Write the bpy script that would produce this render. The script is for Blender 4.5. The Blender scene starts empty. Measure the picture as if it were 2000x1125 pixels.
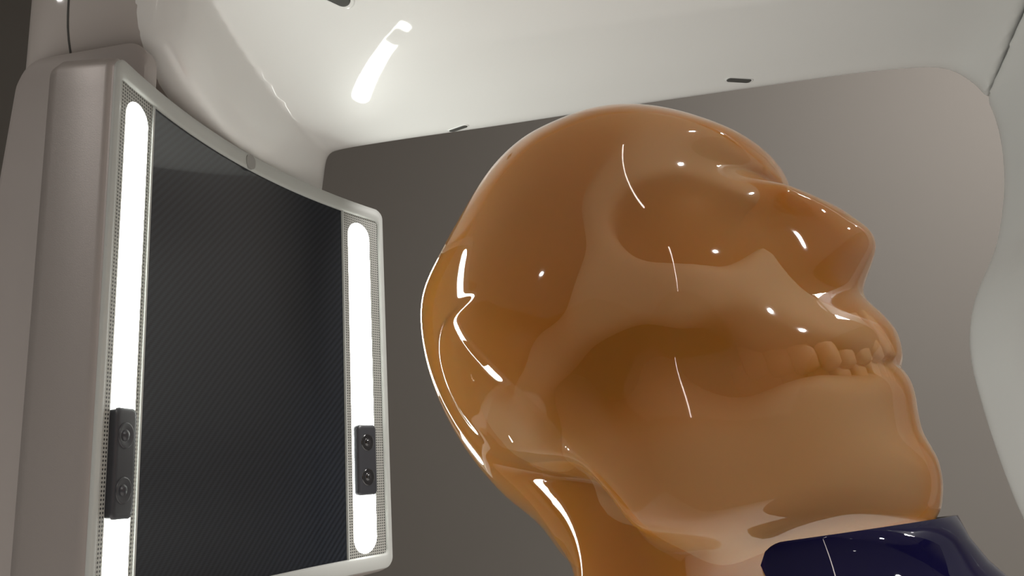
import bpy, bmesh, math
import numpy as np
from mathutils import Vector, Matrix
from mathutils.bvhtree import BVHTree

# ------------------------------------------------------------------ camera, world, light, exposure
SC = bpy.context.scene
COL = SC.collection
FPX = 1500.0
PITCH, ROLL = 0.2359, -0.0706
CF = np.array([0, math.cos(PITCH), math.sin(PITCH)])
_u0 = np.array([0, -math.sin(PITCH), math.cos(PITCH)]); _r0 = np.array([1.0, 0, 0])
CR = math.cos(ROLL) * _r0 + math.sin(ROLL) * _u0
CU = -math.sin(ROLL) * _r0 + math.cos(ROLL) * _u0
cam = bpy.data.cameras.new('camera'); cam.sensor_width = 36.0; cam.lens = 36.0 * FPX / 2000.0
cam.clip_start = 0.01
cam_o = bpy.data.objects.new('camera', cam); COL.objects.link(cam_o)
m = Matrix.Identity(4)
for i, ax in enumerate((CR, CU, -CF)):
    for j in range(3): m[j][i] = ax[j]
cam_o.matrix_world = m
SC.camera = cam_o
SC.view_settings.view_transform = 'Standard'; SC.view_settings.look = 'None'
SC.view_settings.exposure = 0.25; SC.view_settings.gamma = 1.0
SC.view_settings.use_curve_mapping = False
SC.cycles.volume_bounces = 3
SC.cycles.transparent_max_bounces = 16

world = bpy.data.worlds.new('room_light'); SC.world = world; world.use_nodes = True
wb = world.node_tree.nodes['Background']; wb.inputs[0].default_value = (1.0, 0.90, 0.85, 1); wb.inputs[1].default_value = 0.8

def area(name, loc, aim, sx, sy, power, col):
    l = bpy.data.lights.new(name, 'AREA'); l.shape = 'RECTANGLE'; l.size = sx; l.size_y = sy; l.energy = power; l.color = col
    o = bpy.data.objects.new(name, l); COL.objects.link(o); o.location = loc
    o.rotation_euler = (Vector(aim) - Vector(loc)).to_track_quat('-Z', 'Y').to_euler()
    return o
area('ceiling_light', (1.35, 0.55, 1.15), (1.2, 0.9, 0), 0.4, 0.4, 38.0, (1.0, 0.965, 0.93))
for i_, (x_, y_) in enumerate(((-1.5, -0.5), (1.0, -1.7), (1.2, -0.4))):
    d_ = area('downlight', (x_, y_, 1.2), (x_, y_, 0), 0.09, 0.09, 22.0, (1.0, 0.975, 0.95)); d_.data.shape = 'DISK'; d_.data.spread = math.radians(120)
area('linear_ceiling_light', (0.22, -2.1, 1.2), (0.22, -2.1, 0), 0.022, 2.8, 3.6, (1.0, 0.88, 0.80))

# ------------------------------------------------------------------ helpers
def mat(name, col, rough=0.5, metal=0.0, spec=0.5, coat=0.0, coat_r=0.03, emit=None, bump=None, noise=None):
    m = bpy.data.materials.new(name); m.use_nodes = True
    nt = m.node_tree; b = nt.nodes['Principled BSDF']
    b.inputs['Base Color'].default_value = (*col, 1); b.inputs['Roughness'].default_value = rough
    b.inputs['Metallic'].default_value = metal; b.inputs['Specular IOR Level'].default_value = spec
    b.inputs['Coat Weight'].default_value = coat; b.inputs['Coat Roughness'].default_value = coat_r
    if emit:
        b.inputs['Emission Color'].default_value = (*emit[0], 1); b.inputs['Emission Strength'].default_value = emit[1]
    if noise or bump:
        tc = nt.nodes.new('ShaderNodeTexCoord')
        nz = nt.nodes.new('ShaderNodeTexNoise'); sc, amt = noise or bump
        nz.inputs['Scale'].default_value = sc; nz.inputs['Detail'].default_value = 3
        nt.links.new(tc.outputs['Object'], nz.inputs['Vector'])
        if noise:
            mx = nt.nodes.new('ShaderNodeMix'); mx.data_type = 'RGBA'
            mx.inputs[6].default_value = (*[c * (1 - amt) for c in col], 1); mx.inputs[7].default_value = (*[min(1, c * (1 + amt)) for c in col], 1)
            nt.links.new(nz.outputs['Fac'], mx.inputs[0]); nt.links.new(mx.outputs[2], b.inputs['Base Color'])
        else:
            bp = nt.nodes.new('ShaderNodeBump'); bp.inputs['Strength'].default_value = amt; bp.inputs['Distance'].default_value = 0.0005
            nt.links.new(nz.outputs['Fac'], bp.inputs['Height']); nt.links.new(bp.outputs['Normal'], b.inputs['Normal'])
    return m

def link(name, verts, faces, material, parent=None, smooth=True, sub=0, uv=None):
    me = bpy.data.meshes.new(name); me.from_pydata([tuple(map(float, v)) for v in verts], [], [tuple(map(int, f)) for f in faces])
    me.update()
    bm = bmesh.new(); bm.from_mesh(me); bmesh.ops.recalc_face_normals(bm, faces=bm.faces); bm.to_mesh(me); bm.free()
    if smooth:
        me.polygons.foreach_set('use_smooth', [True] * len(me.polygons))
    if uv is not None:
        lay = me.uv_layers.new(name='UVMap')
        for l in me.loops: lay.data[l.index].uv = uv[l.vertex_index]
    me.materials.append(material)
    o = bpy.data.objects.new(name, me); COL.objects.link(o)
    if parent: o.parent = parent
    if sub:
        s = o.modifiers.new('sub', 'SUBSURF'); s.levels = sub; s.render_levels = sub
    return o

def sharpen(o, deg=35):
    me = o.data; bm = bmesh.new(); bm.from_mesh(me)
    for e in bm.edges:
        if len(e.link_faces) == 2 and e.calc_face_angle(0) > math.radians(deg): e.smooth = False
    bm.to_mesh(me); bm.free()

def thing(name, label, cat, group=None):
    o = bpy.data.objects.new(name, None); COL.objects.link(o); o.empty_display_size = 0.05
    o['label'] = label; o['category'] = cat
    if group: o['group'] = group
    return o

def smooth01(x): x = np.clip(x, 0, 1); return x * x * (3 - 2 * x)
def smin(a, b, k):
    h = np.clip(0.5 + 0.5 * (b - a) / k, 0, 1); return b * (1 - h) + a * h - k * h * (1 - h)
def smax(a, b, k): return -smin(-a, -b, k)

def surface_nets(f, lo, h):
    """closed quad mesh of f<0 on a regular grid"""
    f = f.astype(np.float32); f[f == 0] = 1e-7
    ins = f < 0; n = np.array(f.shape) - 1
    cnt = np.zeros(n, np.int8); acc = np.zeros((*n, 3), np.float32); ec = np.zeros(n, np.int8)
    def c(o): return tuple(slice(o[i], o[i] + n[i]) for i in range(3))
    for o in np.ndindex(2, 2, 2): cnt += ins[c(o)]
    act = (cnt > 0) & (cnt < 8)
    ids = np.argwhere(act)
    P = np.zeros((len(ids), 3)); E = np.zeros(len(ids))
    corner = [np.array(o) for o in np.ndindex(2, 2, 2)]
    vals = {tuple(o): f[tuple((ids + o).T)] for o in corner}
    for a in corner:
        for ax in range(3):
            if a[ax] == 0:
                b = a.copy(); b[ax] = 1
                va, vb = vals[tuple(a)], vals[tuple(b)]
                x = (va < 0) != (vb < 0)
                t = np.where(x, va / np.where(x, va - vb, 1), 0)
                pt = a[None, :] + t[:, None] * (b - a)[None, :]
                P[x] += pt[x]; E[x] += 1
    P = P / E[:, None] + ids
    idx = -np.ones(n, np.int64); idx[act] = np.arange(len(ids))
    faces = []
    for ax in range(3):
        a0 = [slice(None)] * 3; a1 = [slice(None)] * 3
        a0[ax] = slice(0, -1); a1[ax] = slice(1, None)
        ch = ins[tuple(a0)] != ins[tuple(a1)]
        e = np.argwhere(ch); o1, o2 = [(1, 2), (2, 0), (0, 1)][ax]
        ok = (e[:, o1] > 0) & (e[:, o2] > 0) & (e[:, o1] < n[o1]) & (e[:, o2] < n[o2]); e = e[ok]
        d1 = np.eye(3, dtype=int)[o1]; d2 = np.eye(3, dtype=int)[o2]
        q = np.stack([idx[tuple((e - d1 - d2).T)], idx[tuple((e - d2).T)], idx[tuple(e.T)], idx[tuple((e - d1).T)]], 1)
        flip = ~ins[tuple(e.T)]
        q[flip] = q[flip][:, ::-1]; faces.append(q)
    return np.array(lo) + P * h, np.concatenate(faces)

def catmull(P, n, closed=False):
    P = np.asarray(P, float); k = len(P)
    if closed: Q = np.vstack([P[-1], P, P[:2]])
    else: Q = np.vstack([2 * P[0] - P[1], P, 2 * P[-1] - P[-2]])
    segs = k if closed else k - 1
    out = []
    for i in range(segs):
        p0, p1, p2, p3 = Q[i:i + 4]
        t = np.linspace(0, 1, 24, endpoint=False)[:, None]
        out.append(0.5 * (2 * p1 + (p2 - p0) * t + (2 * p0 - 5 * p1 + 4 * p2 - p3) * t ** 2 + (3 * p1 - p0 - 3 * p2 + p3) * t ** 3))
    out = np.vstack(out + ([] if closed else [P[-1:]]))
    if closed: out = np.vstack([out, out[:1]])
    s = np.r_[0, np.cumsum(np.linalg.norm(np.diff(out, axis=0), axis=1))]
    q = np.linspace(0, s[-1], n, endpoint=not closed)
    return np.stack([np.interp(q, s, out[:, i]) for i in range(P.shape[1])], 1)

def poly_dist(p, poly, closed=True, signed=True):
    """distance of 2d points to a polyline (negative inside when signed)"""
    p = np.asarray(p); A = poly; Bp = np.roll(poly, -1, 0)
    if not closed: A, Bp = poly[:-1], poly[1:]
    d2 = np.full(len(p), 1e9); inside = np.zeros(len(p), bool)
    for a, b in zip(A, Bp):
        ab = b - a; t = np.clip(((p - a) @ ab) / (ab @ ab + 1e-20), 0, 1)
        q = p - a - t[:, None] * ab; d2 = np.minimum(d2, (q * q).sum(1))
        if signed:
            c = ((a[1] > p[:, 1]) != (b[1] > p[:, 1]))
            if c.any():
                xx = a[0] + (p[:, 1] - a[1]) / (b[1] - a[1] + 1e-20) * ab[0]
                inside ^= c & (p[:, 0] < xx)
    d = np.sqrt(d2)
    return np.where(inside, -d, d) if signed else d

def rounded_rect(s0, s1, t0, t1, r, nc=8, ns=1, nt=1):
    pts = []
    for (cx, cy, a0) in ((s1 - r, t1 - r, 0), (s0 + r, t1 - r, 90), (s0 + r, t0 + r, 180), (s1 - r, t0 + r, 270)):
        arc = [(cx + r * math.cos(math.radians(a0 + 90 * i / nc)), cy + r * math.sin(math.radians(a0 + 90 * i / nc))) for i in range(nc + 1)]
        if pts:
            k = ns if a0 in (90, 270) else nt
            p = pts[-1]
            for j in range(1, k): pts.append((p[0] + (arc[0][0] - p[0]) * j / k, p[1] + (arc[0][1] - p[1]) * j / k))
        pts += arc
    p, q = pts[-1], pts[0]
    for j in range(1, nt): pts.append((p[0] + (q[0] - p[0]) * j / nt, p[1] + (q[1] - p[1]) * j / nt))
    return np.array(pts)

def loft(loops, cap0=False, cap1=False, close=False):
    n = len(loops[0]); V = [v for l in loops for v in l]; F = []
    k = len(loops)
    for i in range(k if close else k - 1):
        a, b = i * n, ((i + 1) % k) * n
        for j in range(n): F.append((a + j, a + (j + 1) % n, b + (j + 1) % n, b + j))
    if cap0: F.append(tuple(range(n))[::-1])
    if cap1: F.append(tuple((k - 1) * n + j for j in range(n)))
    return V, F

# ------------------------------------------------------------------ materials
WHITE = mat('white_gloss_paint', (0.80, 0.805, 0.79), 0.45, coat=0.8, coat_r=0.04)
COLUMNP = mat('beige_white_paint', (0.36, 0.325, 0.305), 0.5, coat=0.4, coat_r=0.06)
COLUMNW = mat('white_paint_warm_lit', (0.48, 0.445, 0.42), 0.5, coat=0.5, coat_r=0.05)  # the arm's white again, its dimmer warm light put into the colour
SILVER = mat('silver_paint', (0.37, 0.335, 0.315), 0.42, metal=0.45, bump=(2600, 0.12))
BEZELM = mat('grey_bezel', (0.42, 0.43, 0.41), 0.45)
DARKP = mat('dark_plastic', (0.035, 0.036, 0.042), 0.38)
LENS = mat('black_lens', (0.012, 0.012, 0.014), 0.12, coat=1.0)
RECESS = mat('dark_recess', (0.06, 0.06, 0.055), 0.6)
WALLM = mat('taupe_wall_paint', (0.108, 0.098, 0.087), 0.85, noise=(3.0, 0.02))
FLOORM = mat('floor_vinyl', (0.70, 0.68, 0.65), 0.5, noise=(2.0, 0.1))
CEILM = mat('ceiling_paint', (0.5, 0.47, 0.44), 0.9, noise=(2.0, 0.02))
LED = mat('led_diffuser', (0.9, 0.9, 0.88), 0.4, emit=((0.97, 1.0, 0.93), 18.0))
BONE = mat('bone_plastic', (0.46, 0.35, 0.22), 0.7, noise=(40.0, 0.06))
TOOTHM = mat('tooth_plastic', (0.66, 0.48, 0.28), 0.5, noise=(60.0, 0.04))
NAVY = mat('navy_plastic', (0.005, 0.004, 0.030), 0.4, spec=0.0, coat=0.6, coat_r=0.02)

def carbon_material():
    m = mat('carbon_fibre', (0.02, 0.021, 0.025), 0.32, spec=0.2, coat=0.7, coat_r=0.03); nt = m.node_tree; b = nt.nodes['Principled BSDF']
    uv = nt.nodes.new('ShaderNodeUVMap'); uv.uv_map = 'UVMap'
    sep = nt.nodes.new('ShaderNodeSeparateXYZ'); nt.links.new(uv.outputs[0], sep.inputs[0])
    def mth(op, a, b_):
        n = nt.nodes.new('ShaderNodeMath'); n.operation = op
        for i, x in enumerate((a, b_)):
            if x is None: continue
            if isinstance(x, (int, float)): n.inputs[i].default_value = x
            else: nt.links.new(x, n.inputs[i])
        return n.outputs[0]
    # twill: diagonal ribs with a fine cross weave (uv in metres)
    diag = mth('ADD', mth('MULTIPLY', sep.outputs[0], 1.0), mth('MULTIPLY', sep.outputs[1], -1.0))
    rib = mth('SINE', mth('MULTIPLY', diag, 2 * math.pi / 0.0052), None)
    fine = mth('SINE', mth('MULTIPLY', sep.outputs[1], 2 * math.pi / 0.0011), None)
    tot = mth('ADD', mth('MULTIPLY', rib, 0.5), mth('MULTIPLY', fine, 0.25))
    fac = mth('ADD', mth('MULTIPLY', tot, 0.65), 0.5)
    mx = nt.nodes.new('ShaderNodeMix'); mx.data_type = 'RGBA'
    mx.inputs[6].default_value = (0.0045, 0.006, 0.0095, 1); mx.inputs[7].default_value = (0.018, 0.0225, 0.031, 1)
    nt.links.new(fac, mx.inputs[0]); nt.links.new(mx.outputs[2], b.inputs['Base Color'])
    return m
CARBON = carbon_material()

def grille_material():
    m = mat('perforated_diffuser', (0.62, 0.62, 0.58), 0.4); nt = m.node_tree; b = nt.nodes['Principled BSDF']
    uv = nt.nodes.new('ShaderNodeUVMap'); uv.uv_map = 'UVMap'
    mp = nt.nodes.new('ShaderNodeVectorMath'); mp.operation = 'SCALE'; mp.inputs['Scale'].default_value = 1 / 0.0019
    nt.links.new(uv.outputs[0], mp.inputs[0])
    fr = nt.nodes.new('ShaderNodeVectorMath'); fr.operation = 'FRACTION'; nt.links.new(mp.outputs[0], fr.inputs[0])
    ds = nt.nodes.new('ShaderNodeVectorMath'); ds.operation = 'DISTANCE'; nt.links.new(fr.outputs[0], ds.inputs[0]); ds.inputs[1].default_value = (0.5, 0.5, 0)
    lt = nt.nodes.new('ShaderNodeMath'); lt.operation = 'LESS_THAN'; nt.links.new(ds.outputs['Value'], lt.inputs[0]); lt.inputs[1].default_value = 0.30
    mx = nt.nodes.new('ShaderNodeMix'); mx.data_type = 'RGBA'
    mx.inputs[6].default_value = (0.36, 0.36, 0.33, 1); mx.inputs[7].default_value = (0.04, 0.04, 0.04, 1)
    nt.links.new(lt.outputs[0], mx.inputs[0]); nt.links.new(mx.outputs[2], b.inputs['Base Color'])
    return m
GRILLE = grille_material()

def resin_material():
    m = bpy.data.materials.new('amber_resin'); m.use_nodes = True; nt = m.node_tree
    for n in list(nt.nodes): nt.nodes.remove(n)
    N = nt.nodes.new; L = nt.links.new
    out = N('ShaderNodeOutputMaterial')
    tr = N('ShaderNodeBsdfTransparent'); tr.inputs[0].default_value = (1.0, 0.97, 0.92, 1)
    ss = N('ShaderNodeBsdfPrincipled'); ss.inputs['Base Color'].default_value = (0.56, 0.235, 0.036, 1)
    ss.inputs['Roughness'].default_value = 0.6; ss.inputs['Specular IOR Level'].default_value = 0.0
    ss.inputs['Subsurface Weight'].default_value = 1.0; ss.inputs['Subsurface Radius'].default_value = (1.0, 0.45, 0.12); ss.inputs['Subsurface Scale'].default_value = 0.02
    veil = N('ShaderNodeMixShader'); veil.inputs[0].default_value = 0.26
    L(tr.outputs[0], veil.inputs[1]); L(ss.outputs[0], veil.inputs[2])
    gl = N('ShaderNodeBsdfGlossy'); gl.inputs['Roughness'].default_value = 0.035; gl.inputs['Color'].default_value = (1, 1, 1, 1)
    fr = N('ShaderNodeFresnel'); fr.inputs['IOR'].default_value = 1.58
    geo = N('ShaderNodeNewGeometry'); inv = N('ShaderNodeMath'); inv.operation = 'SUBTRACT'; inv.inputs[0].default_value = 1.0; L(geo.outputs['Backfacing'], inv.inputs[1])
    ml = N('ShaderNodeMath'); ml.operation = 'MULTIPLY'; L(fr.outputs[0], ml.inputs[0]); L(inv.outputs[0], ml.inputs[1])
    mix = N('ShaderNodeMixShader'); L(ml.outputs[0], mix.inputs[0]); L(veil.outputs[0], mix.inputs[1]); L(gl.outputs[0], mix.inputs[2])
    L(mix.outputs[0], out.inputs['Surface'])
    ab = N('ShaderNodeVolumeAbsorption'); ab.inputs['Color'].default_value = (0.76, 0.30, 0.0, 1); ab.inputs['Density'].default_value = 46.0
    scn = N('ShaderNodeVolumeScatter'); scn.inputs['Color'].default_value = (1.0, 0.55, 0.12, 1); scn.inputs['Density'].default_value = 40.0; scn.inputs['Anisotropy'].default_value = 0.2
    ad = N('ShaderNodeAddShader'); L(ab.outputs[0], ad.inputs[0]); L(scn.outputs[0], ad.inputs[1]); L(ad.outputs[0], out.inputs['Volume'])
    return m
RESIN = resin_material()

# ------------------------------------------------------------------ setting: the room
def quad(name, pts, material):
    o = link(name, pts, [(0, 1, 2, 3)], material, smooth=False); o['kind'] = 'structure'; return o
ZF, ZC = -1.30, 1.25
quad('wall_back', [(-2.4, 1.5, ZF), (2.2, 1.5, ZF), (2.2, 1.5, ZC), (-2.4, 1.5, ZC)], WALLM)
quad('wall_front', [(-2.4, -3.6, ZF), (-2.4, -3.6, ZC), (2.2, -3.6, ZC), (2.2, -3.6, ZF)], WALLM)
quad('wall_left', [(-2.4, -3.6, ZF), (-2.4, -3.6, ZC), (-2.4, 1.5, ZC), (-2.4, 1.5, ZF)], WALLM)
quad('wall_right', [(2.2, -3.6, ZF), (2.2, 1.5, ZF), (2.2, 1.5, ZC), (2.2, -3.6, ZC)], WALLM)
quad('floor', [(-2.4, -3.6, ZF), (2.2, -3.6, ZF), (2.2, 1.5, ZF), (-2.4, 1.5, ZF)], FLOORM)
quad('ceiling', [(-2.4, -3.6, ZC), (2.2, -3.6, ZC), (2.2, 1.5, ZC), (-2.4, 1.5, ZC)], CEILM)

# ------------------------------------------------------------------ the scanner
scanner = thing('dental_scanner', 'white x-ray scanner arching over the amber head, with square light-bar sensor panel', 'scanner')
GX = np.array([0.987, -0.163, 0.0]); GX /= np.linalg.norm(GX); GY = np.array([0.163, 0.987, 0.0]); GY /= np.linalg.norm(GY)
def G(X, Y, Z): return np.outer(np.atleast_1d(X), GX) + np.outer(np.atleast_1d(Y), GY) + np.outer(np.atleast_1d(Z), [0, 0, 1.0])

# opening of the C seen from the front (X, Z), metres from the camera
opening = [(-0.312, -0.40), (-0.312, -0.1), (-0.312, 0.10), (-0.312, 0.19), (-0.309, 0.206), (-0.296, 0.214), (-0.262, 0.217), (-0.252, 0.222), (-0.249, 0.236), (-0.246, 0.256), (-0.242, 0.268), (-0.230, 0.2735), (-0.18, 0.275),
           (-0.084, 0.275), (0.02, 0.276), (0.116, 0.276), (0.19, 0.275), (0.235, 0.270), (0.256, 0.255), (0.266, 0.235), (0.269, 0.205), (0.264, 0.165), (0.25, 0.122),
           (0.229, 0.085), (0.221, 0.054), (0.222, 0.020), (0.225, -0.010), (0.231, -0.046), (0.245, -0.09), (0.262, -0.125), (0.29, -0.16), (0.34, -0.19), (0.36, -0.40)]
def gantry():
    h = 0.0035
    lo = np.array([-0.40, 0.325, -0.26]); hi = np.array([0.52, 0.60, 0.46])
    xs, ys, zs = [np.arange(lo[i], hi[i] + h, h) for i in range(3)]
    op = catmull(opening, 240)
    op = np.vstack([op, [(0.36, -0.6), (-0.312, -0.6)]])
    zz = np.arange(lo[2] - 0.05, hi[2] + 0.06, h)
    A, Bz = np.meshgrid(xs, zz, indexing='ij')
    d2 = poly_dist(np.c_[A.ravel(), Bz.ravel()], op).reshape(A.shape)        # <0 in the opening
    X = xs[:, None, None]; Y = ys[None, :, None]; Z = zs[None, None, :]
    # underside bellies down towards the rear, rises towards the front edge
    lift = 1.5 * np.clip(0.51 - ys, 0, None) ** 2 + 1.2 * np.clip(ys - 0.54, 0, None) ** 2
    f = np.empty((len(xs), len(ys), len(zs)), np.float32)
    for j, y in enumerate(ys):
        zq = (zs - lift[j] - zz[0]) / h; i0 = np.clip(np.floor(zq).astype(int), 0, len(zz) - 2); t = zq - i0
        f[:, j, :] = -(d2[:, i0] * (1 - t) + d2[:, i0 + 1] * t) - 0.012
    # outer hull: rounded slab
    xo = np.abs(X - 0.045) - 0.392; zo = np.maximum(Z - 0.42, -0.235 - Z)
    outer = smax(xo + 0 * Y, zo, 0.08)
    f = smax(f, outer + 0 * f, 0.03)
    yb = np.maximum(Y - 0.568, 0.345 - Y)
    f = smax(f, yb + 0 * f, 0.035)
    return f, lo, h, X, Y, Z
gf, glo, gh, gX, gY, gZ = gantry()
# the tube housing at the right is its own cover, a fine joint apart from the arm
split = np.minimum(0.169 - (-0.553 * gX + 0.225 * gY + 0.801 * gZ), gX - 0.10)
fa = smax(gf, split + 0.0007, 0.002); ft = smax(gf, -split + 0.0007, 0.002)
Va, Fa = surface_nets(fa, glo, gh); Vt, Ft = surface_nets(ft, glo, gh)
def pick(V, F):
    u, inv = np.unique(F, return_inverse=True); return V[u], inv.reshape(F.shape)
side = Va[Fa][:, :, 0].mean(1) < -0.262                       # the column on the left carries the sensor panel
Vc, Fc = pick(Va, Fa[side]); Va, Fa = pick(Va, Fa[~side])
arm = link('overhead_arm', G(Va[:, 0], Va[:, 1], Va[:, 2]), Fa, WHITE, scanner, sub=1)
column = link('side_column', G(Vc[:, 0], Vc[:, 1], Vc[:, 2]), Fc, COLUMNW, scanner, sub=1)
tube = link('tube_housing', G(Vt[:, 0], Vt[:, 1], Vt[:, 2]), Ft, WHITE, scanner, sub=1)
del gf, fa, ft

# cover plate that carries the panel, and the joint line on the column's front
def gbox(name, loop2, y0, y1, material, bev=0.002):
    c = loop2.mean(0); L0 = G(loop2[:, 0], y1, loop2[:, 1]) if False else np.vstack([G(a, y1, b) for a, b in loop2])
    ins = lambda k, y: np.vstack([G(a, y, b) for a, b in c + (loop2 - c) * k])
    V, F = loft([ins(1, y1), ins(1, y0 + bev), ins(0.985, y0)], cap0=True, cap1=True)
    return link(name, V, F, material, scanner)
mp = rounded_rect(-0.330, -0.250, -0.40, 0.247, 0.014, 8, 2, 2); mp[:, 0] -= np.where(mp[:, 0] < -0.29, (0.247 - mp[:, 1]) * 0.09, 0)
mount = gbox('panel_mount', mp, 0.3405, 0.350, COLUMNP); sharpen(mount, 50)
dgc = bpy.context.evaluated_depsgraph_get(); bvc = BVHTree.FromObject(column, dgc)
pts = []
for z in np.linspace(0.20, 0.37, 24):
    hit, nn, _, _ = bvc.ray_cast(Vector(G(-0.305, 0.0, z)[0]), Vector(GY))
    if hit is not None: pts.append(np.array(hit))
V = []; F = []
for q in pts:
    for dx, dy in ((-0.0006, 0.001), (-0.0006, -0.0003), (0.0006, -0.0003), (0.0006, 0.001)): V.append(q + GX * dx + GY * dy)
for i in range(len(pts) - 1):
    for j in range(4): F.append((i * 4 + j, i * 4 + (j + 1) % 4, i * 4 + 4 + (j + 1) % 4, i * 4 + 4 + j))
seam = link('joint_line', V, F, RECESS, column, smooth=False); seam['label'] = 'dark joint line'

# ------------------------------------------------------------------ sensor panel (curved, local s across, t up, d outward)
PHI = 0.3131
PA = np.array([math.sin(PHI), math.cos(PHI), 0]); PN = np.array([math.cos(PHI), -math.sin(PHI), 0]); PC = np.array([-0.1671, 0.4758, 0]); PK = 1.1206
def S(st, d):
    st = np.atleast_2d(st); d = np.broadcast_to(d, len(st))
    return PC + np.outer(st[:, 0], PA) + np.outer(d + PK * st[:, 0] ** 2, PN) + np.outer(st[:, 1], [0, 0, 1.0])
PBL, PBR, PT, PBOT = 0.1345, 0.1420, 0.2198, -0.0638
def rr(inset, d, r=0.010, grow_t=0.0, ti=None):
    ti = inset if ti is None else ti
    L = rounded_rect(-PBL + inset, PBR - inset, PBOT + ti - grow_t, PT - ti + grow_t, max(r - inset, 0.002), 8, 28, 28)
    return S(L, d)
V, F = loft([rr(0.020, -0.050), rr(0.006, -0.0475, 0.016, 0.006), rr(0.001, -0.043, 0.012, 0.006), rr(-0.001, -0.036, 0.011, 0.005), rr(0.0, -0.006), rr(0.0008, -0.003), rr(0.0025, -0.0012), rr(0.005, -0.0010), rr(0.010, -0.004)], cap0=True, cap1=False)
housing = link('sensor_housing', V, F, SILVER, scanner)
V, F = loft([rr(0.0022, -0.003), rr(0.0022, 0.0002), rr(0.0030, 0.0010), rr(0.0062, 0.0010, ti=0.0112), rr(0.0070, 0.0002, ti=0.0126), rr(0.0072, -0.003, ti=0.0128)], close=True)
bezel = link('bezel', V, F, BEZELM, housing)
def patch(name, s0, s1, t0, t1, d, material, ns=40, nt=2, thick=0.002, parent=housing, shape=None):
    ss = np.linspace(s0, s1, ns); tt = np.linspace(t0, t1, nt)
    g = np.array([(s, t) for s in ss for t in tt]); n = len(g)
    V = np.vstack([S(g, d), S(g, d - thick)]); F = []
    idx = lambda i, j: i * nt + j
    for i in range(ns - 1):
        for j in range(nt - 1):
            F.append((idx(i, j), idx(i + 1, j), idx(i + 1, j + 1), idx(i, j + 1))); F.append(tuple(n + k for k in (idx(i, j), idx(i, j + 1), idx(i + 1, j + 1), idx(i + 1, j))))
    for i in range(ns - 1):
        F.append((idx(i, 0), n + idx(i, 0), n + idx(i + 1, 0), idx(i + 1, 0))); F.append((idx(i, nt - 1), idx(i + 1, nt - 1), n + idx(i + 1, nt - 1), n + idx(i, nt - 1)))
    for j in range(nt - 1):
        F.append((idx(0, j), idx(0, j + 1), n + idx(0, j + 1), n + idx(0, j))); F.append((idx(ns - 1, j), n + idx(ns - 1, j), n + idx(ns - 1, j + 1), idx(ns - 1, j + 1)))
    uv = [tuple(x) for x in np.vstack([g, g])]
    o = link(name, V, F, material, parent, uv=uv); sharpen(o); return o
IT, IB = PT - 0.0125, PBOT + 0.0118
patch('carbon_panel', -0.0968, 0.0968, IB, IT, -0.0012, CARBON)
BB, BT, BL, BW = 0.1141, 0.2011, -0.0489, 0.0106
for sg in (-1, 1):
    BB, BW, MC, MH, GE = (0.1112, 0.0097, 0.1128, 0.0086, 0.1271) if sg < 0 else (0.1146, 0.0112, 0.1141, 0.0094, 0.1346)
    s0, s1 = sorted((sg * 0.0976, sg * GE))
    patch('light_grille', s0, s1, IB, IT, -0.0008, GRILLE, ns=8)
    # thin rim strip between the carbon sheet and the grille
    a0, a1 = sorted((sg * 0.0966, sg * 0.0980)); patch('grille_rim', a0, a1, IB, IT, 0.0002, BEZELM, ns=3)
    lo_ = rounded_rect(sg * BB - BW, sg * BB + BW, BL, BT, BW, 14, 2, 2)
    li_ = rounded_rect(sg * BB - BW * 0.75, sg * BB + BW * 0.75, BL + BW * 0.25, BT - BW * 0.25, BW * 0.75, 14, 2, 2)
    V, F = loft([S(lo_, -0.0025), S(lo_, -0.0007), S(li_, -0.0004)], cap0=True, cap1=True)
    lb = link('light_bar', V, F, LED, housing); sharpen(lb, 60)
    # camera module on the light bar with two lenses
    c0, c1, t0, t1 = sg * MC - MH, sg * MC + MH, -0.0085, 0.0425
    ring = lambda i, d, r=0.003: S(rounded_rect(c0 + i, c1 - i, t0 + i, t1 - i, r, 6, 2, 2), d)
    V, F = loft([ring(0, -0.001), ring(0, 0.0022), ring(0.0006, 0.0030), ring(0.0016, 0.0034), ring(0.003, 0.0035, 0.001)], cap0=True, cap1=True)
    cm = link('camera_module', V, F, DARKP, housing); sharpen(cm, 50)
    for tl in (0.0295, 0.0045):
        C0 = np.array([sg * MC - 0.0005, tl])
        ang = np.linspace(0, 2 * math.pi, 28, endpoint=False); cs = np.c_[np.cos(ang), np.sin(ang)]
        prof = [(0.0062, 0.0032), (0.0060, 0.0039), (0.0054, 0.0040), (0.0030, 0.0035), (0.0027, 0.0035), (0.0024, 0.0041), (0.0014, 0.0047), (0.0004, 0.0049)]
        V, F = loft([S(C0 + cs * r, d) for r, d in prof], cap1=True)
        link('lens', V, F, LENS if sg > 0 else DARKP, cm)
# little grey locator tab at the middle of the bezel's top edge
tb = rounded_rect(-0.0075, 0.0015, PT - 0.0128, PT - 0.0030, 0.0040, 6, 2, 2)
V, F = loft([S(tb, 0.0), S(tb, 0.0015), S(tb, 0.0017)], cap0=True, cap1=True)
tab = link('locator_tab', V, F, mat('tab_grey', (0.27, 0.265, 0.25), 0.5), housing); tab['label'] = 'darker grey locator tab'; sharpen(tab)

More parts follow.
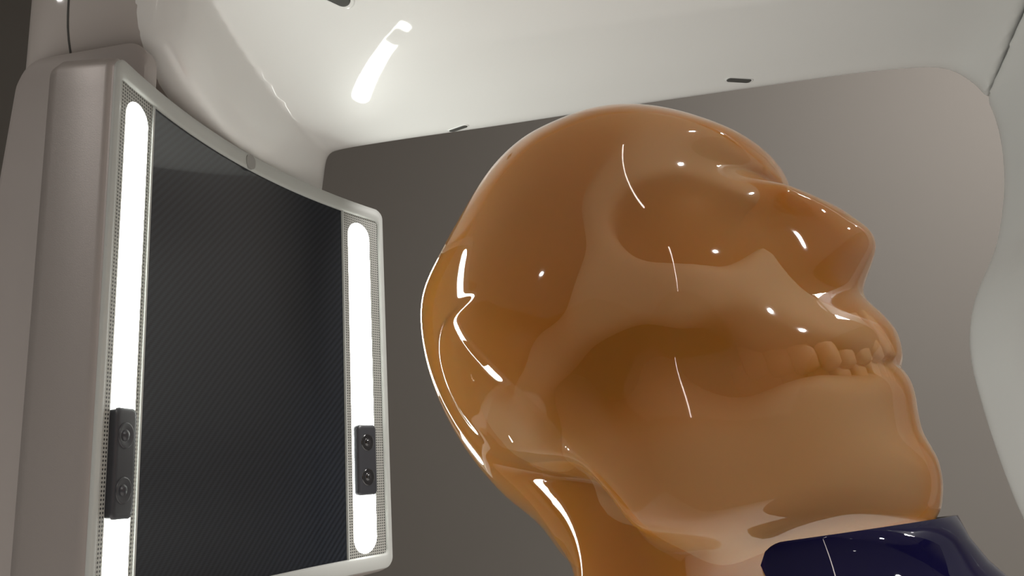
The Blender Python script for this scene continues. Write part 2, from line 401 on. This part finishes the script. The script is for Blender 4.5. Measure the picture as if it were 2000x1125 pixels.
# ------------------------------------------------------------------ finger slots under the arm
dg = bpy.context.evaluated_depsgraph_get()
bvh = BVHTree.FromObject(arm, dg)
def slot(x, y, ang, ln, wd, name='slot_recess'):
    o_ = Vector((x, y, 0.1)); hit, nrm, _, _ = bvh.ray_cast(o_, Vector((0, 0, 1)))
    if hit is None: return
    t = Vector((math.cos(ang), math.sin(ang), 0)); t = (t - nrm * t.dot(nrm)).normalized(); b = nrm.cross(t)
    def lp(k, dz): return [tuple(hit + t * p[0] + b * p[1] + nrm * dz) for p in rounded_rect(-ln * k, ln * k, -wd * k, wd * k, wd * k * 0.98, 8, 2, 2)]
    V, F = loft([lp(1.22, -0.0015), lp(1.18, 0.0003), lp(1.08, 0.0005), lp(1.0, 0.0003)])
    rim = link('slot_rim', V, F, WHITE, arm)
    V, F = loft([lp(1.02, -0.001), lp(1.0, 0.0006), lp(0.9, 0.0007)], cap0=True, cap1=True)
    link(name, V, F, RECESS, arm)
slot(-0.033, 0.552, -0.62, 0.0085, 0.0026)
slot(0.1741, 0.5070, 0.25, 0.0095, 0.0026)
slot(-0.0985, 0.4040, 0.61, 0.0150, 0.0050)

# ------------------------------------------------------------------ phantom head
SCL = 1.07
HO = np.array([0.029, 0.3300, 0.0590])
YAW, TILT, HROLL = math.radians(37), math.radians(18), math.radians(3.0)
_h = np.array([math.cos(YAW), -math.sin(YAW), 0]); _z = np.array([0, 0, 1.0]); _w = np.cross(_h, _z)
HU = math.cos(TILT) * _h + math.sin(TILT) * _z; _v = -math.sin(TILT) * _h + math.cos(TILT) * _z
HW = math.cos(HROLL) * _w + math.sin(HROLL) * _v; HV = math.cos(HROLL) * _v - math.sin(HROLL) * _w
def H(q): q = np.atleast_2d(q); return HO + np.outer(q[:, 0], HU) + np.outer(q[:, 1], HV) + np.outer(q[:, 2], HW)
def on_plane(px, py, w):
    """(u, v) where the sight line through a pixel meets the plane at lateral offset w of the head"""
    d = CF + CR * (px - 1000) / FPX + CU * (562.5 - py) / FPX
    k = (w + HO @ HW) / (d @ HW); P = d * k - HO
    return P @ HU, P @ HV

profile_px = [(1515, 341), (1504, 354), (1519, 366), (1589, 386), (1636, 405), (1675, 430), (1699, 450), (1708, 473), (1705, 493), (1696, 516), (1684, 545), (1680, 562), (1688, 580), (1722, 612),
    (1745, 640), (1754, 665), (1757, 692), (1750, 710), (1762, 722), (1775, 742), (1783, 768), (1788, 800), (1798, 840), (1818, 875), (1831, 900), (1839, 936), (1839, 973), (1832, 1002),
    (1805, 1035), (1740, 1056), (1650, 1075), (1580, 1105), (1548, 1150), (1540, 1230), (1540, 1330), (1165, 1330), (1203, 1144), (1154, 1107), (1109, 1056), (1068, 1020), (1009, 975), (952, 910),
    (910, 838), (885, 757), (884, 680), (893, 619), (906, 576), (926, 548), (967, 504), (1011, 455), (1051, 400), (1092, 353), (1133, 322), (1170, 297), (1232, 274), (1292, 255),
    (1361, 251), (1429, 264), (1492, 292)]
profile = np.array([on_plane(x, y, 0) for x, y in profile_px])
NP = 520
bnd = catmull(profile, NP, closed=True)

ctrl = [(1080, 480, .086), (1080, 620, .086), (960, 500, .086), (960, 650, .086), (1000, 380, .086), (900, 560, .086), (1180, 330, .081), (1330, 285, .066),
    (1230, 420, .074), (1400, 310, .052), (1470, 310, .046), (1505, 325, .042), (1330, 400, .063), (1400, 400, .051), (1460, 405, .038), (1340, 480, .066), (1430, 470, .053), (1495, 375, .027), (1490, 440, .031),
    (1250, 555, .075), (1340, 560, .069), (1440, 545, .054), (1500, 520, .040), (1490, 430, .029), (1490, 375, .030),
    (1180, 720, .077), (1040, 760, .080), (960, 830, .066), (1060, 870, .068), (1160, 880, .075), (1250, 950, .073), (1300, 800, .072), (1300, 680, .073), (1420, 700, .057), (1450, 850, .060), (1450, 980, .061),
    (1560, 620, .044), (1600, 800, .045), (1600, 700, .043), (1680, 660, .031), (1690, 800, .033), (1740, 740, .023), (1760, 900, .026), (1660, 940, .040), (1790, 960, .020), (1620, 1000, .046),
    (1540, 366, .013), (1600, 395, .011), (1660, 425, .012), (1690, 470, .011), (1580, 430, .018), (1620, 470, .019), (1560, 500, .022), (1650, 510, .017), (1600, 550, .022), (1660, 548, .016), (1545, 560, .034), (1600, 590, .033), (1660, 600, .024), (1710, 630, .020)]
cp = np.array([(*on_plane(x, y, w), w) for x, y, w in ctrl])
def tps_fit(p, z, lam=3e-6):
    d = np.linalg.norm(p[:, None] - p[None], axis=2); K = d ** 3; n = len(p)
    A = np.zeros((n + 3, n + 3)); A[:n, :n] = K + lam * np.eye(n); A[:n, n] = 1; A[:n, n + 1:] = p; A[n, :n] = 1; A[n + 1:, :n] = p.T
    return np.linalg.solve(A, np.r_[z, 0, 0, 0])
def tps_eval(c, p, q):
    out = np.empty(len(q)); n = len(p)
    for i in range(0, len(q), 20000):
        b = q[i:i + 20000]; d = np.linalg.norm(b[:, None] - p[None], axis=2)
        out[i:i + 20000] = (d ** 3) @ c[:n] + c[n] + b @ c[n + 1:]
    return out
tc_ = tps_fit(cp[:, :2], cp[:, 2])
rc = [(1100, 500, .078, .07), (1250, 330, .074, .05), (900, 600, .078, .05), (1200, 700, .070, .07), (1400, 290, .055, .04), (1495, 315, .024, .01), (1450, 275, .042, .01), (1450, 430, .030, .035), (850, 700, .078, .02), (850, 520, .078, .02), (950, 400, .078, .03), (1100, 270, .076, .02), (1250, 230, .070, .01), (1040, 960, .055, .04), (1000, 650, .078, .07),
      (1540, 370, .0075, 0), (1640, 440, .0085, 0), (1690, 480, .008, 0), (1600, 500, .012, .01), (1680, 560, .008, 0), (1620, 600, .02, .02), (1720, 660, .013, .01), (1750, 740, .013, .01), (1790, 800, .015, .01), (1800, 930, .017, .01), (1700, 980, .017, .02), (1500, 850, .024, .05), (1350, 900, .030, .055), (1350, 600, .058, .06), (1350, 1100, .018, .05), (1480, 1090, .014, .05), (1150, 1100, .026, .05), (950, 800, .070, .05), (1550, 560, .02, .03)]
rcp = np.array([(*on_plane(x, y, w), r) for x, y, r, w in rc]); rt_ = tps_fit(rcp[:, :2], rcp[:, 2])
jaw = np.array([on_plane(x, y, w) for x, y, w in [(880, 905, .03), (975, 900, .045), (1060, 906, .055), (1150, 918, .06), (1215, 968, .058), (1290, 1036, .052), (1400, 1042, .05), (1520, 1036, .045), (1650, 1020, .036), (1760, 1003, .022), (1845, 990, .004)]])
jawc = catmull(jaw, 80)
crease = catmull(np.array([on_plane(x, y, w) for x, y, w in [(1000, 560, .074), (925, 612, .066), (890, 650, .06), (878, 700, .055), (881, 760, .052), (905, 825, .05), (965, 893, .048)]]), 60)
front_close = np.array([on_plane(1180, 880, .06), on_plane(1200, 560, .07)])
crease_poly = np.vstack([crease, [on_plane(1010, 900, .055)], front_close])
closing = np.vstack([crease[-1:], [on_plane(1010, 900, .055)], front_close, crease[:1]])
mouth = catmull(np.array([on_plane(x, y, w) for x, y, w in [(1765, 708, 0), (1735, 708, .014), (1690, 718, .024), (1650, 735, .032)]]), 30)
lowpoly = np.vstack([jawc, [on_plane(1950, 1100, 0)], [on_plane(1900, 1500, 0)], [on_plane(700, 1500, 0)], [on_plane(800, 900, 0)]])

def soft_depth(q):
    """smooth depth below the outline: the distance to it near by, without a ridge half way across"""
    acc = np.zeros(len(q)); P = bnd[::2]
    for a, b in zip(P, np.roll(P, -1, 0)):
        t = b - a; L = np.hypot(*t); t = t / L
        x1 = (q - a) @ t; h2 = ((q - a) @ np.array([-t[1], t[0]])) ** 2 + 1e-8; x2 = L - x1
        acc += (x2 / np.sqrt(h2 + x2 * x2) + x1 / np.sqrt(h2 + x1 * x1)) / h2
    return np.sqrt(2.0 / np.maximum(acc, 1e-9))

def half_width(q):
    """lateral half width of the head's skin at sagittal points q"""
    D = np.where(poly_dist(q, bnd) < 0, soft_depth(q), 0)
    W = np.clip(tps_eval(tc_, cp[:, :2], q), 0.004, 0.120)
    R = np.clip(tps_eval(rt_, rcp[:, :2], q), 0.007, 0.120)
    j = poly_dist(q, lowpoly)                       # <0 below the jaw line
    neck = 0.049 - 0.010 * smooth01((q[:, 0] - 0.01) / 0.06)
    k = smooth01((0.003 - j) / 0.008) * (1 - 0.8 * smooth01((q[:, 0] - 0.015) / 0.04))
    W = W * (1 - k) + np.minimum(neck, W) * k
    c = poly_dist(q, crease_poly); dc = poly_dist(q, crease, closed=False, signed=False)
    W = W + 0.0032 * smooth01((0.002 - np.where(c < 0, -dc, dc)) / 0.006) * smooth01(poly_dist(q, closing, closed=False, signed=False) / 0.028) * (1 - k)
    mo = poly_dist(q, mouth, closed=False, signed=False); W = W - 0.0028 * np.exp(-(mo / 0.0028) ** 2)
    x = np.clip(D / R, 0, 1)
    return W * np.sqrt(np.clip(1 - (1 - x) ** 2, 0, 1))

cA = np.array([-0.005, 0.045]); cB = np.array([-0.015, -0.135])
ab = cB - cA
# every profile point runs to its own point of a core line
tpar = ((bnd - cA) @ ab) / (ab @ ab)
tpar = 0.5 * (np.sqrt(tpar ** 2 + 0.05) - np.sqrt((tpar - 1) ** 2 + 0.05) + 1)
core = cA + tpar[:, None] * ab
NR = 110
th = np.linspace(0, math.pi / 2, NR)
rings = []
for i, t in enumerate(th):
    lam = (1 - math.cos(t))
    flt = np.exp(-0.5 * (2 * math.pi * np.fft.fftfreq(NP) * 16.0 * lam ** 0.7) ** 2)[:, None]   # inner rings run ever more evenly
    rings.append(np.real(np.fft.ifft(np.fft.fft(bnd * (1 - lam) + core * lam, axis=0) * flt, axis=0)))
Q = np.vstack(rings); Wd = half_width(Q); Wd[:NP] = 0
# relax the width field along the ring grid so the skin is as even as cast resin
Wg = Wd.reshape(NR, NP)
for _ in range(2):
    a = (np.roll(Wg, 1, 1) + np.roll(Wg, -1, 1)) * 0.25 + Wg * 0.5
    b = a.copy(); b[1:-1] = a[1:-1] * 0.5 + 0.25 * (a[:-2] + a[2:]); b[0] = 0; Wg = b
Wd = Wg.ravel()
n1 = len(Q)
Vh = np.vstack([np.c_[Q, Wd], np.c_[Q[NP:], -Wd[NP:]]])
Fh = []
def vid(i, j, side): return (i * NP + j) if (side == 0 or i == 0) else n1 + (i - 1) * NP + j
for side in (0, 1):
    for i in range(NR - 1):
        for j in range(NP):
            k = (j + 1) % NP
            f = (vid(i, j, side), vid(i, k, side), vid(i + 1, k, side), vid(i + 1, j, side))
            Fh.append(f if side == 0 else f[::-1])
# weld the core line
me_v = H(Vh)
phantom = thing('phantom_head', 'translucent amber resin phantom head with a skull inside, face tilted up to the right', 'phantom')
def skin_mesh():
    me = bpy.data.meshes.new('resin_head'); me.from_pydata([tuple(v) for v in me_v], [], Fh); me.update()
    bm = bmesh.new(); bm.from_mesh(me)
    bm.verts.ensure_lookup_table()
    inner = [bm.verts[vid(NR - 1, j, s)] for s in (0, 1) for j in range(NP)]
    for s in (0, 1):
        bmesh.ops.remove_doubles(bm, verts=[v for v in (inner[:NP] if s == 0 else inner[NP:]) if v.is_valid], dist=0.0012)
    bnd_e = [e for e in bm.edges if e.is_boundary]
    if bnd_e: bmesh.ops.holes_fill(bm, edges=bnd_e, sides=0)
    bmesh.ops.recalc_face_normals(bm, faces=bm.faces)
    for f in bm.faces: f.smooth = True
    bm.to_mesh(me); bm.free(); me.materials.append(RESIN)
    o = bpy.data.objects.new('resin_head', me); COL.objects.link(o); o.parent = phantom
    return o
skin = skin_mesh()

# ---- skull (signed distance, right half mirrored)
def ell(p, c, r, ang=0.0):
    x, y, z = p[0] - c[0], p[1] - c[1], p[2] - c[2]
    if ang: ca, sa = math.cos(ang), math.sin(ang); x, y = ca * x + sa * y, -sa * x + ca * y
    k0 = np.sqrt((x / r[0]) ** 2 + (y / r[1]) ** 2 + (z / r[2]) ** 2); k1 = np.sqrt((x / r[0] ** 2) ** 2 + (y / r[1] ** 2) ** 2 + (z / r[2] ** 2) ** 2)
    return k0 * (k0 - 1) / (k1 + 1e-9)
def cap(p, a, b, r0, r1=None):
    r1 = r0 if r1 is None else r1; a = np.array(a); b = np.array(b); ba = b - a
    x, y, z = p[0] - a[0], p[1] - a[1], p[2] - a[2]
    t = np.clip((x * ba[0] + y * ba[1] + z * ba[2]) / (ba @ ba), 0, 1)
    return np.sqrt((x - t * ba[0]) ** 2 + (y - t * ba[1]) ** 2 + (z - t * ba[2]) ** 2) - (r0 + (r1 - r0) * t)
def at(px, py, w): u, v = on_plane(px, py, w); return (u, v, w)

hs = 0.0016
ulo, uhi = Q[:, 0].min() - 0.004, Q[:, 0].max() + 0.004; vlo, vhi = -0.135, Q[:, 1].max() + 0.004
us = np.arange(ulo, uhi, hs); vs = np.arange(vlo, vhi, hs); ws = np.arange(-2 * hs, 0.088, hs)
UU, VV = np.meshgrid(us, vs, indexing='ij')
q2 = np.c_[UU.ravel(), VV.ravel()]
D2 = (-poly_dist(q2, bnd)).reshape(UU.shape); W2 = half_width(q2).reshape(UU.shape); W2 = np.where(D2 > 0, W2, -0.02)
p = (UU[:, :, None].astype(np.float32), VV[:, :, None].astype(np.float32), np.abs(ws)[None, None, :].astype(np.float32))
def shrink(a): return np.maximum(p[2] - (W2 - a)[:, :, None], (a - D2)[:, :, None])
# cranium: the skin's own vault, drawn in by the scalp thickness and carved
vault = shrink(0.0075)
lowcut = smooth01
cut_plane = at(1000, 760, .06)
cran = smax(vault, ell(p, (-0.004, 0.042, 0), (0.108, 0.092, 0.078), 0.12), 0.012)
cran = smin(cran, smax(shrink(0.006), ell(p, at(1440, 330, .02), (0.036, 0.030, 0.070)), 0.01), 0.012)         # frontal / brow
fossa = ell(p, at(1090, 560, .080), (0.040, 0.047, 0.026), 0.3)
cran = smax(cran, -fossa, 0.012)
fossa2 = ell(p, at(1128, 480, .084), (0.026, 0.040, 0.018), 0.3); cran = smax(cran, -fossa2, 0.012)
# facial bones
zyg = smin(cap(p, at(1200, 560, .066), at(1330, 560, .058), 0.0090, 0.0105), cap(p, at(1190, 560, .066), at(1195, 400, .064), 0.0085, 0.0075), 0.010)
zyg = smin(zyg, cap(p, at(1195, 400, .064), at(1300, 310, .054), 0.0080, 0.008), 0.012)
zyg = smin(zyg, cap(p, at(1200, 580, .067), at(1085, 690, .066), 0.0085, 0.0065), 0.010)          # arch
zyg = smin(zyg, cap(p, at(1085, 690, .066), at(1040, 760, .064), 0.0065, 0.006), 0.008)
max_ = smin(ell(p, at(1500, 590, .016), (0.030, 0.030, 0.026)), cap(p, at(1330, 570, .055), at(1450, 580, .038), 0.010, 0.010), 0.012)
alv = ell(p, at(1600, 655, .0), (0.050, 0.0185, 0.033), -0.1)
nasal = cap(p, at(1490, 350, .003), at(1545, 385, .003), 0.010, 0.007)
nasal = smin(nasal, cap(p, at(1490, 380, .014), at(1500, 500, .02), 0.007, 0.009), 0.012)
face = smin(smin(smin(zyg, max_, 0.010), alv, 0.010), nasal, 0.010)
upper = smin(cran, face, 0.012)
upper = smin(upper, ell(p, at(1030, 850, .05), (0.020, 0.026, 0.013)), 0.012)                       # mastoid
orbit = ell(p, at(1345, 425, .052), (0.0235, 0.0168, 0.033), -0.35)
upper = smax(upper, -orbit, 0.006); upper = smin(upper, ell(p, at(1342, 430, .026), (0.0135, 0.010, 0.018)), 0.004)
pyri = ell(p, at(1625, 478, .0), (0.036, 0.031, 0.030), 0.15); upper = smax(upper, -pyri, 0.006)
upper = smax(upper, -cap(p, at(1300, 715, .030), at(1400, 740, .030), 0.017, 0.013), 0.008)
upper = smax(upper, shrink(0.0042), 0.003)
upper = smax(upper, -(p[1] - on_plane(1400, 985, .03)[1]) - 0 * upper, 0.004)
# mandible
ramus = smin(cap(p, at(1120, 770, .052), at(1200, 930, .050), 0.0075, 0.010), cap(p, at(1290, 730, .046), at(1330, 900, .048), 0.0065, 0.010), 0.022)
ramus = smin(ramus, cap(p, at(1200, 930, .050), at(1330, 900, .048), 0.010, 0.012), 0.022)
body = cap(p, at(1210, 940, .051), at(1430, 1003, .047), 0.012, 0.014)
body = smin(body, cap(p, at(1430, 1003, .047), at(1660, 968, .032), 0.014, 0.015), 0.012)
body = smin(body, cap(p, at(1660, 968, .032), at(1780, 912, .0), 0.015, 0.017), 0.014)
body = smin(body, smin(cap(p, at(1400, 880, .042), at(1600, 850, .033), 0.013, 0.014), cap(p, at(1600, 850, .033), at(1720, 800, .0), 0.014, 0.014), 0.014), 0.022)
mand = smin(ramus, body, 0.016)
mand = smax(mand, shrink(0.0042), 0.003)
def half_mesh(f):
    full = np.concatenate([f[:, :, :1:-1][:, :, :0] , f], axis=2)
    return full
def mirror(f):
    # ws starts two cells below zero; |w| is symmetric so build both sides
    pos = f[:, :, 2:]                                     # w = 0 ...
    return np.concatenate([pos[:, :, :0:-1], pos], axis=2), -(pos.shape[2] - 1) * hs
skull_root = None
for nm, f, lab in (('skull', upper, 'pale skull, blurred inside the resin'), ('mandible', mand, None)):
    full, w0 = mirror(f)
    for ax_ in range(3):
        for _ in range(2):
            a_ = np.roll(full, 1, ax_) + np.roll(full, -1, ax_); full = (full * 0.34 + a_ * 0.33)
    full[0], full[-1] = 1, 1; full[:, 0], full[:, -1] = 1, 1; full[:, :, 0], full[:, :, -1] = 1, 1
    Vs, Fs = surface_nets(full, (us[0], vs[0], w0), hs)
    o = link(nm, H(Vs), Fs, BONE, phantom if skull_root is None else skull_root)
    if lab: o['label'] = lab
    if skull_root is None: skull_root = o
# teeth, upper and lower row
def tooth_mesh():
    prof = [(-1.0, 0.55), (-0.6, 0.75), (0.0, 0.95), (0.55, 1.0), (0.9, 0.85), (1.0, 0.5)]
    loops = []
    for y, r in prof:
        loops.append([(r * math.copysign(abs(math.cos(a)) ** 0.7, math.cos(a)), y, r * math.copysign(abs(math.sin(a)) ** 0.7, math.sin(a))) for a in np.linspace(0, 2 * math.pi, 12, endpoint=False)])
    return loft(loops, True, True)
TV, TF = tooth_mesh(); TV = np.array(TV)
def arcrow(pts, n): return catmull(np.array(pts), n)
up_row = arcrow([at(1470, 692, .033), at(1550, 680, .031), at(1632, 666, .024), at(1690, 655, .012), at(1708, 652, .003)], 8)
lo_row = arcrow([at(1470, 764, .032), at(1550, 750, .030), at(1632, 737, .023), at(1690, 727, .011), at(1706, 723, .003)], 8)
for row, sgn in ((up_row, -1), (lo_row, 1)):
    for sd in (1, -1):
        for i, c in enumerate(row):
            tan = row[min(i + 1, 7)] - row[max(i - 1, 0)]; tan[1] = 0; tan /= np.linalg.norm(tan)
            nr = np.array([-tan[2], 0, tan[0]])
            wd = 0.0046 if i < 3 else 0.0036
            c = c.copy()
            for _ in range(40):                                   # keep every tooth well under the skin
                ok = half_width(np.array([[c[0] + 0.0055, c[1]], [c[0] + 0.003, c[1] + 0.008], [c[0] + 0.003, c[1] - 0.008]])).min() > c[2] + 0.0054
                if ok: break
                c[0] -= 0.0012; c[2] = max(c[2] - 0.0006, 0.002)
            P = c + np.outer(TV[:, 0] * wd, tan) + np.outer(TV[:, 1] * sgn * 0.0088, [0, 1, 0]) + np.outer(TV[:, 2] * 0.0036, nr)
            P[:, 2] *= sd
            link('tooth', H(P), TF, TOOTHM, skull_root)

# ------------------------------------------------------------------ navy collar round the front of the throat
def collar():
    zc = -0.0228
    # plan outline: a U round the chin, opening towards the nape
    C = np.array([0.0945, 0.2815]); ax = np.array([0.9, -0.45]); ax /= np.linalg.norm(ax); sx = np.array([ax[1], -ax[0]])
    n = 120; V = []
    hts = 22
    path = []
    for s in np.linspace(-1, 1, n):
        a = s * math.pi * 0.5
        # straight arms then a round front
        path.append((s, a))
    arm_l, rad = 0.004, 0.0555
    tot = 2 * arm_l + math.pi * rad
    pts = []
    for i in range(n):
        d = tot * i / (n - 1)
        if d < arm_l: e = (-(arm_l - d), rad); nn = (0, 1)
        elif d < arm_l + math.pi * rad:
            a = (d - arm_l) / rad; e = (0.84 * rad * math.sin(a), rad * math.cos(a)); nn = (math.sin(a), math.cos(a))
        else: e = (-(d - arm_l - math.pi * rad), -rad); nn = (0, -1)
        pts.append((*e, *nn, min(d, tot - d)))
    outer = []; inner = []
    for (e0, e1, n0, n1_, edge) in pts:
        full = 0.15  # skirt lengthened below view to keep floor light off the jaw
        r = 0.007                                              # rounded free ends
        if edge < 0.06:
            c_ = math.sqrt(max(r * r - (r - min(edge, r)) ** 2, 0)) / r
            top = -0.0055 * (1 - c_)
            bot = -0.0055 - 0.0060 * c_ - 0.15 * max(0, edge - r) - max(0, edge - 0.022) * 5.0
            bot = max(bot, -full)
        else: top, bot = 0.0, -full
        col = []
        for k in range(hts):
            z = top + (bot - top) * k / (hts - 1)
            x = -z / 0.11
            fl = 0.002 + 0.02 * x + 0.20 * x * x
            col.append((e0, e1, n0, n1_, z, fl))
        outer.append(col)
    def pos(c, t):
        e0, e1, n0, n1_, z, fl = c
        q = C + ax * (e0 + n0 * (fl - t)) + sx * (e1 + n1_ * (fl - t)); return (q[0], q[1], zc + z + 0.068 * (q[0] - 0.099) - 0.1135 * (q[1] - 0.235))
    VV_, FF_ = [], []
    for t in (0.0, 0.0030):
        for col in outer:
            for c in col: VV_.append(pos(c, t))
    m_ = n * hts; idx = lambda s, i, k: s * m_ + i * hts + k
    for i in range(n - 1):
        for k in range(hts - 1):
            FF_.append((idx(0, i, k), idx(0, i + 1, k), idx(0, i + 1, k + 1), idx(0, i, k + 1)))
            FF_.append((idx(1, i, k), idx(1, i, k + 1), idx(1, i + 1, k + 1), idx(1, i + 1, k)))
        for k in (0, hts - 1): FF_.append((idx(0, i, k), idx(1, i, k), idx(1, i + 1, k), idx(0, i + 1, k)))
    for i in (0, n - 1):
        for k in range(hts - 1): FF_.append((idx(0, i, k), idx(0, i, k + 1), idx(1, i, k + 1), idx(1, i, k)))
    o = link('throat_collar', VV_, FF_, NAVY); return o
co = collar(); co['label'] = 'glossy dark navy plastic collar around the throat under the amber chin'; co['category'] = 'collar'
